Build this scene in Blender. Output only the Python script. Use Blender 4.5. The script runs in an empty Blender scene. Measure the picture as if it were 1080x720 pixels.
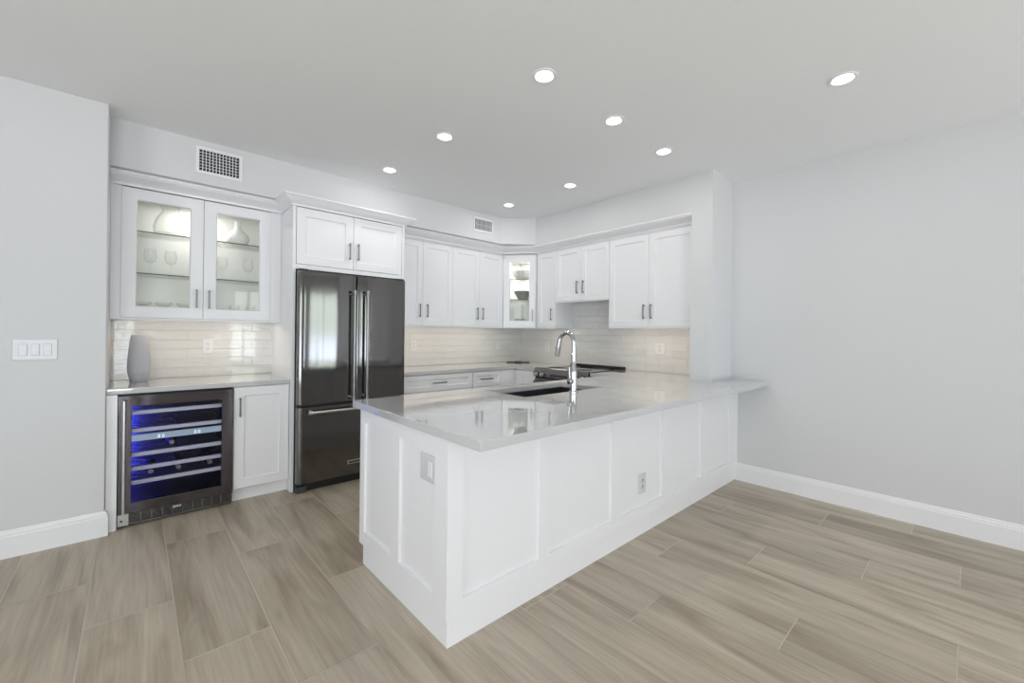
import bpy, bmesh, math, random
from mathutils import Vector, Matrix
random.seed(7)
S = bpy.context.scene
COL = S.collection
PI = math.pi

# ------------------------------------------------------------------ camera
cam = bpy.data.cameras.new('camera')
cam.sensor_width = 36.0
cam.lens = 439.375 / 1080 * 36
cam.shift_y = -(360 - 352.25) / 1080
cam.clip_start = 0.02
cam_ob = bpy.data.objects.new('camera', cam)
COL.objects.link(cam_ob)
YAW = 0.7365
cam_ob.matrix_world = (Matrix.Translation((0, 0, 1.2983)) @ Matrix.Rotation(-YAW, 4, 'Z')
                       @ Matrix.Rotation(PI / 2, 4, 'X') @ Matrix.Rotation(0.0116, 4, 'Z'))
S.camera = cam_ob

# ------------------------------------------------------------------ view, light
S.view_settings.view_transform = 'Standard'
S.view_settings.look = 'None'
S.view_settings.gamma = 1
S.view_settings.use_curve_mapping = False
S.view_settings.exposure = 0.14
S.cycles.use_denoising = True
S.cycles.max_bounces = 10
S.cycles.diffuse_bounces = 5
S.cycles.glossy_bounces = 5
S.cycles.transmission_bounces = 8
S.cycles.transparent_max_bounces = 16
S.cycles.caustics_reflective = False
S.cycles.caustics_refractive = False
S.cycles.sample_clamp_indirect = 6

SKY = 6.0            # daylight strength
DOWN = 1.7           # watts per ceiling downlight
W = bpy.data.worlds.new('daylight')
S.world = W
W.use_nodes = True
nt = W.node_tree
bg = nt.nodes['Background']
tc = nt.nodes.new('ShaderNodeTexCoord')
sep = nt.nodes.new('ShaderNodeSeparateXYZ')
nt.links.new(tc.outputs['Generated'], sep.inputs[0])
rmp = nt.nodes.new('ShaderNodeValToRGB')
mp = nt.nodes.new('ShaderNodeMapRange')
mp.inputs['From Min'].default_value = -1
mp.inputs['From Max'].default_value = 1
nt.links.new(sep.outputs['Z'], mp.inputs['Value'])
nt.links.new(mp.outputs[0], rmp.inputs[0])
cr = rmp.color_ramp
cr.elements[0].position = 0.0
cr.elements[0].color = (1.18, 1.145, 1.13, 1)
cr.elements[1].position = 1.0
cr.elements[1].color = (0.82, 0.87, 1.10, 1)
for p_, c_ in ((0.40, (1.18, 1.145, 1.13, 1)), (0.455, (1.25, 1.33, 1.5, 1)), (0.49, (1.0, 1.12, 1.3, 1)), (0.50, (0.66, 0.74, 0.68, 1)), (0.55, (0.74, 0.82, 0.75, 1)), (0.57, (1.03, 1.02, 1.11, 1))):
    e_ = cr.elements.new(p_)
    e_.color = c_
nt.links.new(rmp.outputs[0], bg.inputs[0])
bg.inputs[1].default_value = SKY


def area(name, loc, rot, sx, sy, power, color, shape='RECTANGLE', portal=False, spread=PI):
    l = bpy.data.lights.new(name, 'AREA')
    l.shape = shape
    l.size = sx
    if shape in ('RECTANGLE', 'ELLIPSE'):
        l.size_y = sy
    l.energy = power
    l.color = color
    l.spread = spread
    if portal:
        l.cycles.is_portal = True
    o = bpy.data.objects.new(name, l)
    o.location = loc
    o.rotation_euler = rot
    COL.objects.link(o)
    return o


YB = -3.5            # inner face of the wall behind the camera
XW = -3.2            # inner face of the wall to the camera's left
WINS = [(2.75, 3.90, 0.06, 2.30), (-2.8, 0.05, 0.06, 2.30), (1.70, 2.35, 0.06, 2.30)]
for i, (a_, b_, c_, d_) in enumerate(WINS):
    area('window_portal', ((a_ + b_) / 2, YB - 0.1, (c_ + d_) / 2), (PI / 2, 0, 0), b_ - a_, d_ - c_, 1, (1, 1, 1), portal=True)

area('window_portal', (XW - 0.1, 0.3, 1.18), (0, -PI / 2, 0), 2.24, 1.8, 1, (1, 1, 1), portal=True)

# ------------------------------------------------------------------ materials


def mat(name, col, rough=0.5, metal=0.0, noise=0.0, nscale=60, bump=0.0, spec=0.5, coat=0.0, emit=None, estr=0.0):
    m = bpy.data.materials.new(name)
    m.use_nodes = True
    n = m.node_tree
    b = n.nodes['Principled BSDF']
    b.inputs['Base Color'].default_value = (*col, 1)
    b.inputs['Roughness'].default_value = rough
    b.inputs['Metallic'].default_value = metal
    b.inputs['Specular IOR Level'].default_value = spec
    b.inputs['Coat Weight'].default_value = coat
    b.inputs['Coat IOR'].default_value = 1.6
    b.inputs['Coat Roughness'].default_value = 0.012
    if emit:
        b.inputs['Emission Color'].default_value = (*emit, 1)
        b.inputs['Emission Strength'].default_value = estr
    if noise or bump:
        t = n.nodes.new('ShaderNodeTexCoord')
        nz = n.nodes.new('ShaderNodeTexNoise')
        nz.inputs['Scale'].default_value = nscale
        nz.inputs['Detail'].default_value = 4
        n.links.new(t.outputs['Object'], nz.inputs['Vector'])
        if noise:
            mx = n.nodes.new('ShaderNodeMix')
            mx.data_type = 'RGBA'
            mx.inputs['A'].default_value = (*[c * (1 - noise) for c in col], 1)
            mx.inputs['B'].default_value = (*[min(1, c * (1 + noise)) for c in col], 1)
            n.links.new(nz.outputs['Fac'], mx.inputs['Factor'])
            n.links.new(mx.outputs['Result'], b.inputs['Base Color'])
        if bump:
            bp = n.nodes.new('ShaderNodeBump')
            bp.inputs['Strength'].default_value = bump
            bp.inputs['Distance'].default_value = 0.002
            n.links.new(nz.outputs['Fac'], bp.inputs['Height'])
            n.links.new(bp.outputs[0], b.inputs['Normal'])
    return m


M = {}
M['wall'] = mat('wall_paint', (0.665, 0.672, 0.685), 0.75, noise=0.01, nscale=40, bump=0.12, spec=0.3)
M['ceiling'] = mat('ceiling_paint', (0.845, 0.87, 0.885), 0.85, noise=0.015, nscale=25, bump=0.1, spec=0.2)
M['trim'] = mat('trim_paint', (0.82, 0.83, 0.85), 0.35, noise=0.005)
M['cab'] = mat('cabinet_lacquer', (0.835, 0.84, 0.86), 0.32, noise=0.006, nscale=12)
M['cabin'] = mat('cabinet_interior', (0.82, 0.82, 0.80), 0.4, noise=0.005)
M['steel'] = mat('brushed_steel', (0.60, 0.60, 0.60), 0.28, 1.0, noise=0.05, nscale=90)
M['chrome'] = mat('polished_chrome', (0.50, 0.505, 0.52), 0.09, 1.0, noise=0.01)
M['pull'] = mat('nickel_pull', (0.25, 0.25, 0.255), 0.28, 1.0, noise=0.03)
M['black'] = mat('black_plastic', (0.012, 0.012, 0.014), 0.45, noise=0.1)
M['gloss_black'] = mat('black_ceramic_glass', (0.012, 0.012, 0.013), 0.06, noise=0.05, coat=0.3)
M['plastic'] = mat('white_plastic', (0.78, 0.79, 0.80), 0.25, noise=0.01)
M['plastic_grey'] = mat('pale_grey_plastic', (0.63, 0.64, 0.66), 0.2, noise=0.01)
M['slot'] = mat('dark_slot', (0.04, 0.04, 0.045), 0.6, noise=0.1)
M['vase'] = mat('grey_ceramic', (0.45, 0.46, 0.50), 0.5, noise=0.04, nscale=90, bump=0.1)
M['white_ceramic'] = mat('white_ceramic', (0.80, 0.80, 0.78), 0.25, noise=0.02)
M['grey_bowl'] = mat('slate_bowl_glaze', (0.27, 0.28, 0.28), 0.35, noise=0.2, nscale=30)
M['body_grey'] = mat('appliance_body', (0.05, 0.052, 0.056), 0.45, noise=0.05)
M['lens'] = mat('led_lens', (1, 1, 1), 0.4, emit=(1.0, 0.985, 0.95), estr=9.0, noise=0.001)
M['warm_lens'] = mat('warm_led_lens', (1, 1, 1), 0.4, emit=(1.0, 0.83, 0.62), estr=4.0, noise=0.001)
M['screen'] = mat('lit_display', (0.1, 0.12, 0.14), 0.3, emit=(0.52, 0.68, 0.78), estr=0.5, noise=0.02)
M['digit'] = mat('lit_digits', (0.8, 0.9, 1), 0.3, emit=(0.8, 0.92, 1.0), estr=1.2, noise=0.01)
M['bottle'] = mat('dark_bottle_glass', (0.015, 0.02, 0.015), 0.12, noise=0.2)
M['capsule'] = mat('bottle_capsule', (0.35, 0.33, 0.34), 0.35, 0.6, noise=0.1)
M['fridge_pull'] = mat('dark_polished_pull', (0.40, 0.40, 0.41), 0.2, 1.0, noise=0.03)
M['tray'] = mat('dark_tray', (0.10, 0.085, 0.06), 0.4, noise=0.15)
M['alu'] = mat('satin_aluminium', (0.80, 0.82, 0.86), 0.45, 0.25, noise=0.04)
M['range'] = mat('range_steel', (0.21, 0.205, 0.20), 0.28, 1.0, noise=0.06, nscale=70)
M['duct'] = mat('grey_duct', (0.10, 0.10, 0.10), 0.6, noise=0.1)
M['liner'] = mat('cooler_liner', (0.014, 0.014, 0.018), 0.4, noise=0.05)
M['sink'] = mat('sink_steel', (0.22, 0.22, 0.225), 0.3, 1.0, noise=0.05, nscale=80)
M['grout'] = mat('floor_grout', (0.58, 0.53, 0.45), 0.8, noise=0.08, nscale=120)


def dark_steel(name, col):
    m = mat(name, col, 0.2, 1.0)
    n = m.node_tree
    b = n.nodes['Principled BSDF']
    t = n.nodes.new('ShaderNodeTexCoord')
    mp_ = n.nodes.new('ShaderNodeMapping')
    mp_.inputs['Scale'].default_value = (3.0, 3.0, 900)
    nz = n.nodes.new('ShaderNodeTexNoise')
    nz.inputs['Scale'].default_value = 1.0
    nz.inputs['Detail'].default_value = 2
    n.links.new(t.outputs['Object'], mp_.inputs[0])
    n.links.new(mp_.outputs[0], nz.inputs['Vector'])
    r = n.nodes.new('ShaderNodeMapRange')
    r.inputs['To Min'].default_value = 0.06
    r.inputs['To Max'].default_value = 0.13
    n.links.new(nz.outputs['Fac'], r.inputs['Value'])
    n.links.new(r.outputs[0], b.inputs['Roughness'])
    # slow sheet-metal waviness
    mp2 = n.nodes.new('ShaderNodeMapping')
    mp2.inputs['Scale'].default_value = (11, 11, 0.9)
    n2 = n.nodes.new('ShaderNodeTexNoise')
    n2.inputs['Scale'].default_value = 1.0
    n2.inputs['Detail'].default_value = 0
    n.links.new(t.outputs['Object'], mp2.inputs[0])
    n.links.new(mp2.outputs[0], n2.inputs['Vector'])
    bp = n.nodes.new('ShaderNodeBump')
    bp.inputs['Strength'].default_value = 0.5
    bp.inputs['Distance'].default_value = 0.005
    n.links.new(n2.outputs['Fac'], bp.inputs['Height'])
    n.links.new(bp.outputs[0], b.inputs['Normal'])
    return m


M['dsteel'] = dark_steel('black_stainless', (0.165, 0.160, 0.158))
M['csteel'] = dark_steel('cooler_stainless', (0.125, 0.118, 0.130))


def thin_glass(name, tint, refl=0.08, rough=0.0, edge=0.35, top=0.6):
    m = bpy.data.materials.new(name)
    m.use_nodes = True
    n = m.node_tree
    n.nodes.remove(n.nodes['Principled BSDF'])
    out = n.nodes['Material Output']
    tr = n.nodes.new('ShaderNodeBsdfTransparent')
    tr.inputs[0].default_value = (*tint, 1)
    gl = n.nodes.new('ShaderNodeBsdfGlossy')
    gl.inputs['Roughness'].default_value = rough
    lw = n.nodes.new('ShaderNodeLayerWeight')
    lw.inputs['Blend'].default_value = edge
    r = n.nodes.new('ShaderNodeMapRange')
    r.inputs['To Min'].default_value = refl
    r.inputs['To Max'].default_value = top
    n.links.new(lw.outputs['Fresnel'], r.inputs['Value'])
    mx = n.nodes.new('ShaderNodeMixShader')
    n.links.new(r.outputs[0], mx.inputs[0])
    n.links.new(tr.outputs[0], mx.inputs[1])
    n.links.new(gl.outputs[0], mx.inputs[2])
    n.links.new(mx.outputs[0], out.inputs[0])
    return m


M['pane'] = thin_glass('clear_pane', (0.975, 0.985, 0.98), 0.022, 0, 0.12)
M['cooler_pane'] = thin_glass('smoked_pane', (0.86, 0.86, 0.90), 0.008, 0, 0.12)
M['crystal'] = thin_glass('clear_glassware', (0.985, 0.99, 0.985), 0.02, 0.03, 0.15, 0.35)
M['shelf_glass'] = thin_glass('shelf_glass', (0.985, 0.992, 0.988), 0.02, 0, 0.12)
M['shelf_edge'] = mat('shelf_glass_edge', (0.10, 0.14, 0.13), 0.15, noise=0.05)


def tile_mat():
    m = mat('glazed_subway_tile', (0.66, 0.65, 0.62), 0.07, coat=0.6)
    n = m.node_tree
    b = n.nodes['Principled BSDF']
    uv = n.nodes.new('ShaderNodeUVMap')
    br = n.nodes.new('ShaderNodeTexBrick')
    br.offset = 0.5
    br.inputs['Scale'].default_value = 1.0
    br.inputs['Brick Width'].default_value = 0.305
    br.inputs['Row Height'].default_value = 0.0762
    br.inputs['Mortar Size'].default_value = 0.0018
    br.inputs['Mortar Smooth'].default_value = 0.3
    br.inputs['Color1'].default_value = (0.70, 0.697, 0.685, 1)
    br.inputs['Color2'].default_value = (0.745, 0.742, 0.73, 1)
    br.inputs['Mortar'].default_value = (0.67, 0.667, 0.655, 1)
    n.links.new(uv.outputs[0], br.inputs['Vector'])
    n.links.new(br.outputs['Color'], b.inputs['Base Color'])
    mr = n.nodes.new('ShaderNodeMapRange')
    mr.inputs['To Min'].default_value = 0.07
    mr.inputs['To Max'].default_value = 0.6
    n.links.new(br.outputs['Fac'], mr.inputs['Value'])
    n.links.new(mr.outputs[0], b.inputs['Roughness'])
    mp_ = n.nodes.new('ShaderNodeMapping')
    mp_.inputs['Scale'].default_value = (9, 22, 1)
    n.links.new(uv.outputs[0], mp_.inputs[0])
    nz = n.nodes.new('ShaderNodeTexNoise')
    nz.inputs['Scale'].default_value = 1.0
    nz.inputs['Detail'].default_value = 2.5
    n.links.new(mp_.outputs[0], nz.inputs['Vector'])
    ml = n.nodes.new('ShaderNodeMath')
    ml.operation = 'MULTIPLY'
    ml.inputs[1].default_value = -0.5
    n.links.new(br.outputs['Fac'], ml.inputs[0])
    ad = n.nodes.new('ShaderNodeMath')
    ad.operation = 'ADD'
    n.links.new(nz.outputs['Fac'], ad.inputs[0])
    n.links.new(ml.outputs[0], ad.inputs[1])
    bp = n.nodes.new('ShaderNodeBump')
    bp.inputs['Strength'].default_value = 0.9
    bp.inputs['Distance'].default_value = 0.007
    n.links.new(ad.outputs[0], bp.inputs['Height'])
    n.links.new(bp.outputs[0], b.inputs['Normal'])
    return m


M['tile'] = tile_mat()


def quartz():
    m = mat('polished_quartz', (0.55, 0.555, 0.56), 0.03, noise=0.03, nscale=140, spec=0.7, coat=1.0)
    return m


M['quartz'] = quartz()


def plank_mat():
    m = mat('wood_look_porcelain', (0.3, 0.26, 0.21), 0.36, spec=0.4)
    n = m.node_tree
    b = n.nodes['Principled BSDF']
    t = n.nodes.new('ShaderNodeTexCoord')
    at = n.nodes.new('ShaderNodeAttribute')
    at.attribute_name = 'plank'
    sc = n.nodes.new('ShaderNodeVectorMath')
    sc.operation = 'SCALE'
    sc.inputs['Scale'].default_value = 37.0
    n.links.new(at.outputs['Color'], sc.inputs[0])
    ad = n.nodes.new('ShaderNodeVectorMath')
    ad.operation = 'ADD'
    n.links.new(t.outputs['Object'], ad.inputs[0])
    n.links.new(sc.outputs[0], ad.inputs[1])

    def stretched(sx, sy, detail, dist=0.0):
        mp_ = n.nodes.new('ShaderNodeMapping')
        mp_.inputs['Scale'].default_value = (sx, sy, 1)
        n.links.new(ad.outputs[0], mp_.inputs[0])
        z = n.nodes.new('ShaderNodeTexNoise')
        z.inputs['Scale'].default_value = 1
        z.inputs['Detail'].default_value = detail
        z.inputs['Distortion'].default_value = dist
        n.links.new(mp_.outputs[0], z.inputs['Vector'])
        return z
    broad = stretched(9, 1.0, 4, 0.9)
    fine = stretched(90, 3.0, 5, 0.3)
    r1 = n.nodes.new('ShaderNodeValToRGB')
    e = r1.color_ramp.elements
    e[0].position, e[0].color = 0.30, (0.305, 0.252, 0.186, 1)
    e[1].position, e[1].color = 0.72, (0.51, 0.45, 0.36, 1)
    k = e.new(0.5)
    k.color = (0.425, 0.365, 0.282, 1)
    n.links.new(broad.outputs['Fac'], r1.inputs[0])
    mx = n.nodes.new('ShaderNodeMix')
    mx.data_type = 'RGBA'
    mx.blend_type = 'OVERLAY'
    mx.inputs['Factor'].default_value = 0.27
    n.links.new(r1.outputs[0], mx.inputs['A'])
    n.links.new(fine.outputs['Fac'], mx.inputs['B'])
    sp = n.nodes.new('ShaderNodeSeparateColor')
    n.links.new(at.outputs['Color'], sp.inputs[0])
    mr = n.nodes.new('ShaderNodeMapRange')
    mr.inputs['To Min'].default_value = 0.90
    mr.inputs['To Max'].default_value = 1.10
    n.links.new(sp.outputs[2], mr.inputs['Value'])
    tone = n.nodes.new('ShaderNodeMix')
    tone.data_type = 'RGBA'
    tone.blend_type = 'MULTIPLY'
    tone.inputs['Factor'].default_value = 1.0
    n.links.new(mx.outputs['Result'], tone.inputs['A'])
    n.links.new(mr.outputs[0], tone.inputs['B'])
    n.links.new(tone.outputs['Result'], b.inputs['Base Color'])
    bp = n.nodes.new('ShaderNodeBump')
    bp.inputs['Strength'].default_value = 0.12
    bp.inputs['Distance'].default_value = 0.001
    n.links.new(fine.outputs['Fac'], bp.inputs['Height'])
    n.links.new(bp.outputs[0], b.inputs['Normal'])
    return m


M['plank'] = plank_mat()

# ------------------------------------------------------------------ helpers


def obj(name, bm, m, parent=None, bevel=0.0, smooth=False, seg=2):
    me = bpy.data.meshes.new(name)
    bmesh.ops.recalc_face_normals(bm, faces=bm.faces[:])
    bm.to_mesh(me)
    bm.free()
    for mm in (m if isinstance(m, (list, tuple)) else [m]):
        me.materials.append(mm)
    if smooth:
        for p in me.polygons:
            p.use_smooth = True
        me.set_sharp_from_angle(angle=math.radians(38))
    o = bpy.data.objects.new(name, me)
    COL.objects.link(o)
    if parent:
        o.parent = parent
    if bevel:
        b = o.modifiers.new('bevel', 'BEVEL')
        b.width = bevel
        b.segments = seg
        b.limit_method = 'ANGLE'
        b.angle_limit = math.radians(50)
    return o


def tag(o, label, cat, group=None):
    o['label'] = label
    o['category'] = cat
    if group:
        o['group'] = group
    return o


def thing(name, label, cat, loc=(0, 0, 0), rot=0.0, group=None):
    o = bpy.data.objects.new(name, None)
    o.empty_display_size = 0.05
    COL.objects.link(o)
    o.location = loc
    o.rotation_euler = (0, 0, rot)
    return tag(o, label, cat, group)


def struct(name, bm, m, **k):
    o = obj(name, bm, m, **k)
    o['kind'] = 'structure'
    return o


def box(bm, x0, x1, y0, y1, z0, z1, mi=0):
    vs = [bm.verts.new((x, y, z)) for z in (z0, z1) for y in (y0, y1) for x in (x0, x1)]
    for f in ((0, 1, 3, 2), (4, 6, 7, 5), (0, 4, 5, 1), (2, 3, 7, 6), (0, 2, 6, 4), (1, 5, 7, 3)):
        fc = bm.faces.new([vs[i] for i in f])
        fc.material_index = mi
    return bm


def B(*boxes):
    bm = bmesh.new()
    for b in boxes:
        box(bm, *b)
    return bm


def prism(poly, z0, z1):
    bm = bmesh.new()
    lo = [bm.verts.new((x, y, z0)) for x, y in poly]
    hi = [bm.verts.new((x, y, z1)) for x, y in poly]
    bm.faces.new(lo)
    bm.faces.new(hi)
    for i in range(len(poly)):
        j = (i + 1) % len(poly)
        bm.faces.new((lo[i], lo[j], hi[j], hi[i]))
    return bm


def lathe(prof, seg=32, cx=0, cy=0, cz=0, bm=None, rmod=None, axis='Z'):
    bm = bm or bmesh.new()
    rings = []
    for r, z in prof:
        ring = []
        for k in range(seg):
            a = 2 * PI * k / seg
            rr = r * (rmod(a, z) if rmod else 1)
            u, v = rr * math.cos(a), rr * math.sin(a)
            p = {'Z': (cx + u, cy + v, cz + z), 'Y': (cx + u, cy + z, cz + v), 'X': (cx + z, cy + u, cz + v)}[axis]
            ring.append(bm.verts.new(p))
        rings.append(ring)
    for a, b in zip(rings, rings[1:]):
        for k in range(seg):
            j = (k + 1) % seg
            bm.faces.new((a[k], a[j], b[j], b[k]))
    if prof[0][0] > 1e-5:
        bm.faces.new(rings[0])
    if prof[-1][0] > 1e-5:
        bm.faces.new(rings[-1])
    return bm


def tube(path, r, seg=14, bm=None, radii=None):
    bm = bm or bmesh.new()
    P = [Vector(p) for p in path]
    rings = []
    up = None
    for i, p in enumerate(P):
        t = (P[min(i + 1, len(P) - 1)] - P[max(i - 1, 0)]).normalized()
        if up is None:
            up = Vector((0, 0, 1)) if abs(t.z) < 0.9 else Vector((1, 0, 0))
        n = (up - t * up.dot(t)).normalized()
        b = t.cross(n)
        up = n
        rr = radii[i] if radii else r
        rings.append([bm.verts.new(p + (n * math.cos(2 * PI * k / seg) + b * math.sin(2 * PI * k / seg)) * rr) for k in range(seg)])
    for a, b in zip(rings, rings[1:]):
        for k in range(seg):
            j = (k + 1) % seg
            bm.faces.new((a[k], a[j], b[j], b[k]))
    bm.faces.new(rings[0])
    bm.faces.new(rings[-1])
    return bm


def sweep(path, prof, close_profile=True):
    """profile (out, z) swept along an XY polyline; 'out' is to the right of travel; mitred corners"""
    bm = bmesh.new()
    P = [Vector(p) for p in path]
    rings = []
    for i, p in enumerate(P):
        d0 = (P[i] - P[i - 1]).normalized() if i > 0 else None
        d1 = (P[i + 1] - P[i]).normalized() if i < len(P) - 1 else None
        d0 = d0 or d1
        d1 = d1 or d0
        n0 = Vector((d0.y, -d0.x))
        n1 = Vector((d1.y, -d1.x))
        n = (n0 + n1).normalized()
        n = n / max(0.2, n.dot(n0))
        rings.append([bm.verts.new((p.x + n.x * o, p.y + n.y * o, z)) for o, z in prof])
    m = len(prof)
    for a, b in zip(rings, rings[1:]):
        for k in range(m):
            j = (k + 1) % m
            bm.faces.new((a[k], a[j], b[j], b[k]))
    bm.faces.new(rings[0])
    bm.faces.new(rings[-1])
    return bm


def shaker(x0, x1, z0, z1, y=0.0, t=0.02, rail=0.07, rec=0.011, glass=False, bm=None, rails=None):
    """frame-and-panel door, front at y, facing -y"""
    bm = bm or bmesh.new()
    l, r_, bt, tp = rails or (rail, rail, rail, rail)
    c = 0.0015
    s = 0.006

    def ring(a0, a1, b0, b1, yy):
        return [bm.verts.new(p) for p in ((a0, yy, b0), (a1, yy, b0), (a1, yy, b1), (a0, yy, b1))]
    back = ring(x0, x1, z0, z1, y + t)
    side = ring(x0, x1, z0, z1, y + c)
    fr = ring(x0 + c, x1 - c, z0 + c, z1 - c, y)
    i0 = ring(x0 + l, x1 - r_, z0 + bt, z1 - tp, y)
    i1 = ring(x0 + l + s, x1 - r_ - s, z0 + bt + s, z1 - tp - s, y + rec)
    seq = [back, side, fr, i0, i1]
    if glass:
        seq.append(ring(x0 + l + s, x1 - r_ - s, z0 + bt + s, z1 - tp - s, y + t))
        seq.append(back)
    for a, b in zip(seq, seq[1:]):
        for k in range(4):
            j = (k + 1) % 4
            bm.faces.new((a[k], a[j], b[j], b[k]))
    if not glass:
        bm.faces.new(i1)
        bm.faces.new(back)
    return bm


def pull(x, z, length, vert=True, y=0.0, so=0.03, w=0.011):
    """square bar pull on two posts, standing off the -y face"""
    bm = bmesh.new()
    h = length / 2
    q = h - 0.012
    if vert:
        box(bm, x - w / 2, x + w / 2, y - so, y - so + 0.009, z - h, z + h)
        for s in (-1, 1):
            box(bm, x - w / 2 + 0.001, x + w / 2 - 0.001, y - so + 0.009, y + 0.0005, z + s * q - 0.006, z + s * q + 0.006)
    else:
        box(bm, x - h, x + h, y - so, y - so + 0.009, z - w / 2, z + w / 2)
        for s in (-1, 1):
            box(bm, x + s * q - 0.006, x + s * q + 0.006, y - so + 0.009, y + 0.0005, z - w / 2 + 0.001, z + w / 2 - 0.001)
    return bm


def door(parent, x0, x1, z0, z1, handle=None, glass=False, rail=0.07, name='door', vert=True, hl=0.145):
    d = obj(name, shaker(x0, x1, z0, z1, rail=rail, glass=glass), M['cab'], parent)
    if glass:
        obj('glass_pane', B((x0 + rail + 0.003, x1 - rail - 0.003, 0.012, 0.016, z0 + rail + 0.003, z1 - rail - 0.003)), M['pane'], d)
    if handle:
        obj('handle', pull(handle[0], handle[1], hl, vert), M['pull'], d, bevel=0.0015, seg=1)
    return d


RX = -PI / 2   # turn a unit to face -X (local x then runs towards -Y)

# ------------------------------------------------------------------ setting
H = 2.7174
XR = 4.075     # right wall face
XK = 4.09      # kitchen range wall face
YK = 4.35      # kitchen back wall face
YL = 3.66      # face of the wall at left
XL = -0.13     # its end
YS0, YS1, XC = 1.488, 1.668, 3.6375   # wing wall
ZS = 2.398     # soffit underside

# floor planks
PW, PL, PX = 0.3062, 1.207, 0.1515
known = {-2: 0.605, -1: 0.155, 0: 0.855, 1: 0.448, 2: 1.055, 3: 0.62, 4: 0.20, 5: 1.035, 6: 0.53, 7: 0.028, 8: 0.849, 9: 0.39, 10: 0.03, 11: 0.70, 12: 0.26}
bm = bmesh.new()
lay = bm.loops.layers.float_color.new('plank')
g = 0.0021
for k in range(-12, 14):
    xa, xb = PX + k * PW + g, PX + (k + 1) * PW - g
    off = known.get(k, (k * 0.777) % PL)
    j = -5
    while off + j * PL < 4.5:
        ya, yb = off + j * PL + g, off + (j + 1) * PL - g
        j += 1
        ya2, yb2 = max(ya, YB - 0.1), min(yb, 4.5)
        if yb2 <= ya2:
            continue
        f = bm.faces.new([bm.verts.new(p) for p in ((xa, ya2, 0), (xb, ya2, 0), (xb, yb2, 0), (xa, yb2, 0))])
        c = (random.random(), random.random(), random.random(), 1)
        for lp in f.loops:
            lp[lay] = c
        f.material_index = 0
n0 = len(bm.faces)
box(bm, XW - 0.3, 4.4, YB - 0.2, 4.5, -0.08, -0.0012, 1)
struct('floor', bm, [M['plank'], M['grout']])

struct('ceiling', B((XW - 0.2, 4.4, YB - 0.2, 4.6, H, H + 0.12)), M['ceiling'])
struct('wall_right', B((XR, XR + 0.2, YB - 0.2, YS0 + 0.05, 0, H)), M['wall'])
struct('wall_kitchen_right', B((XK, XK + 0.2, YS0 + 0.05, YK + 0.2, 0, H)), M['wall'])
struct('wall_back', B((XL - 0.1, XK + 0.2, YK, YK + 0.2, 0, H)), M['wall'])
struct('wall_left', B((XW - 0.2, XL, YL, YK + 0.2, 0, H)), M['wall'], bevel=0.006)
struct('wall_wing', B((XC, XK + 0.05, YS0, YS1, 0, H)), M['wall'])
WY0, WY1, WZ0, WZ1 = -0.6, 1.2, 0.06, 2.30
struct('wall_west', B((XW - 0.2, XW, YB - 0.2, WY0, 0, H), (XW - 0.2, XW, WY1, YL, 0, H), (XW - 0.2, XW, WY0, WY1, 0, WZ0), (XW - 0.2, XW, WY0, WY1, WZ1, H)), M['wall'])
w = struct('window_4', B((XW - .12, XW - .06, WY0, WY0 + .06, WZ0, WZ1), (XW - .12, XW - .06, WY1 - .06, WY1, WZ0, WZ1), (XW - .12, XW - .06, 0.27, 0.33, WZ0, WZ1),
                         (XW - .12, XW - .06, WY0, WY1, WZ0, WZ0 + .06), (XW - .12, XW - .06, WY0, WY1, WZ1 - .06, WZ1)), M['trim'])
obj('pane', B((XW - .093, XW - .087, WY0 + .06, WY1 - .06, WZ0 + .06, WZ1 - .06)), M['pane'], w)
bm = bmesh.new()
xs = sorted([XW - 0.2, 4.4] + [v for w in WINS for v in w[:2]])
for a_, b_ in zip(xs, xs[1:]):
    win = [w for w in WINS if w[0] == a_ and w[1] == b_]
    if win:
        box(bm, a_, b_, YB - 0.15, YB, 0, win[0][2])
        box(bm, a_, b_, YB - 0.15, YB, win[0][3], H)
    else:
        box(bm, a_, b_, YB - 0.15, YB, 0, H)
struct('wall_front', bm, M['wall'])
for i, (a_, b_, c_, d_) in enumerate(WINS):
    bm = bmesh.new()
    fw = 0.06
    mid = (a_ + b_) / 2
    y0, y1 = YB - 0.11, YB - 0.05
    for bx in ((a_, a_ + fw, y0, y1, c_, d_), (b_ - fw, b_, y0, y1, c_, d_), (mid - fw / 2, mid + fw / 2, y0, y1, c_, d_),
               (a_, b_, y0, y1, c_, c_ + fw), (a_, b_, y0, y1, d_ - fw, d_)):
        box(bm, *bx)
    w = struct('window_%d' % (i + 1), bm, M['trim'])
    obj('pane', B((a_ + fw, mid - fw / 2, YB - 0.083, YB - 0.077, c_ + fw, d_ - fw), (mid + fw / 2, b_ - fw, YB - 0.083, YB - 0.077, c_ + fw, d_ - fw)), M['pane'], w)

# soffit above the cabinets, with the cut corner
DX0, DY0 = 3.30, 3.87
DX1, DY1 = 3.645, 3.60
struct('ceiling_soffit', prism([(XL, YK + .05), (XL, DY0), (DX0, DY0), (XC, DY1), (XC, YS1), (XK + .05, YS1), (XK + .05, YK + .05)], ZS, H + 0.02), M['wall'])

# baseboards
BP = [(0, 0), (0.016, 0), (0.016, 0.118), (0.013, 0.124), (0.013, 0.134), (0.008, 0.140), (0.006, 0.153), (0, 0.156)]
struct('baseboard_right', sweep([(XR + .001, 1.44), (XR + .001, YB)], BP), M['trim'])
struct('baseboard_left', sweep([(XW, YL + .001), (XL + .001, YL + .001), (XL + .001, YL + 0.03)], BP), M['trim'])
struct('baseboard_west', sweep([(XW - .001, YB), (XW - .001, YL)], BP), M['trim'])

# backsplash tile


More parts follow.
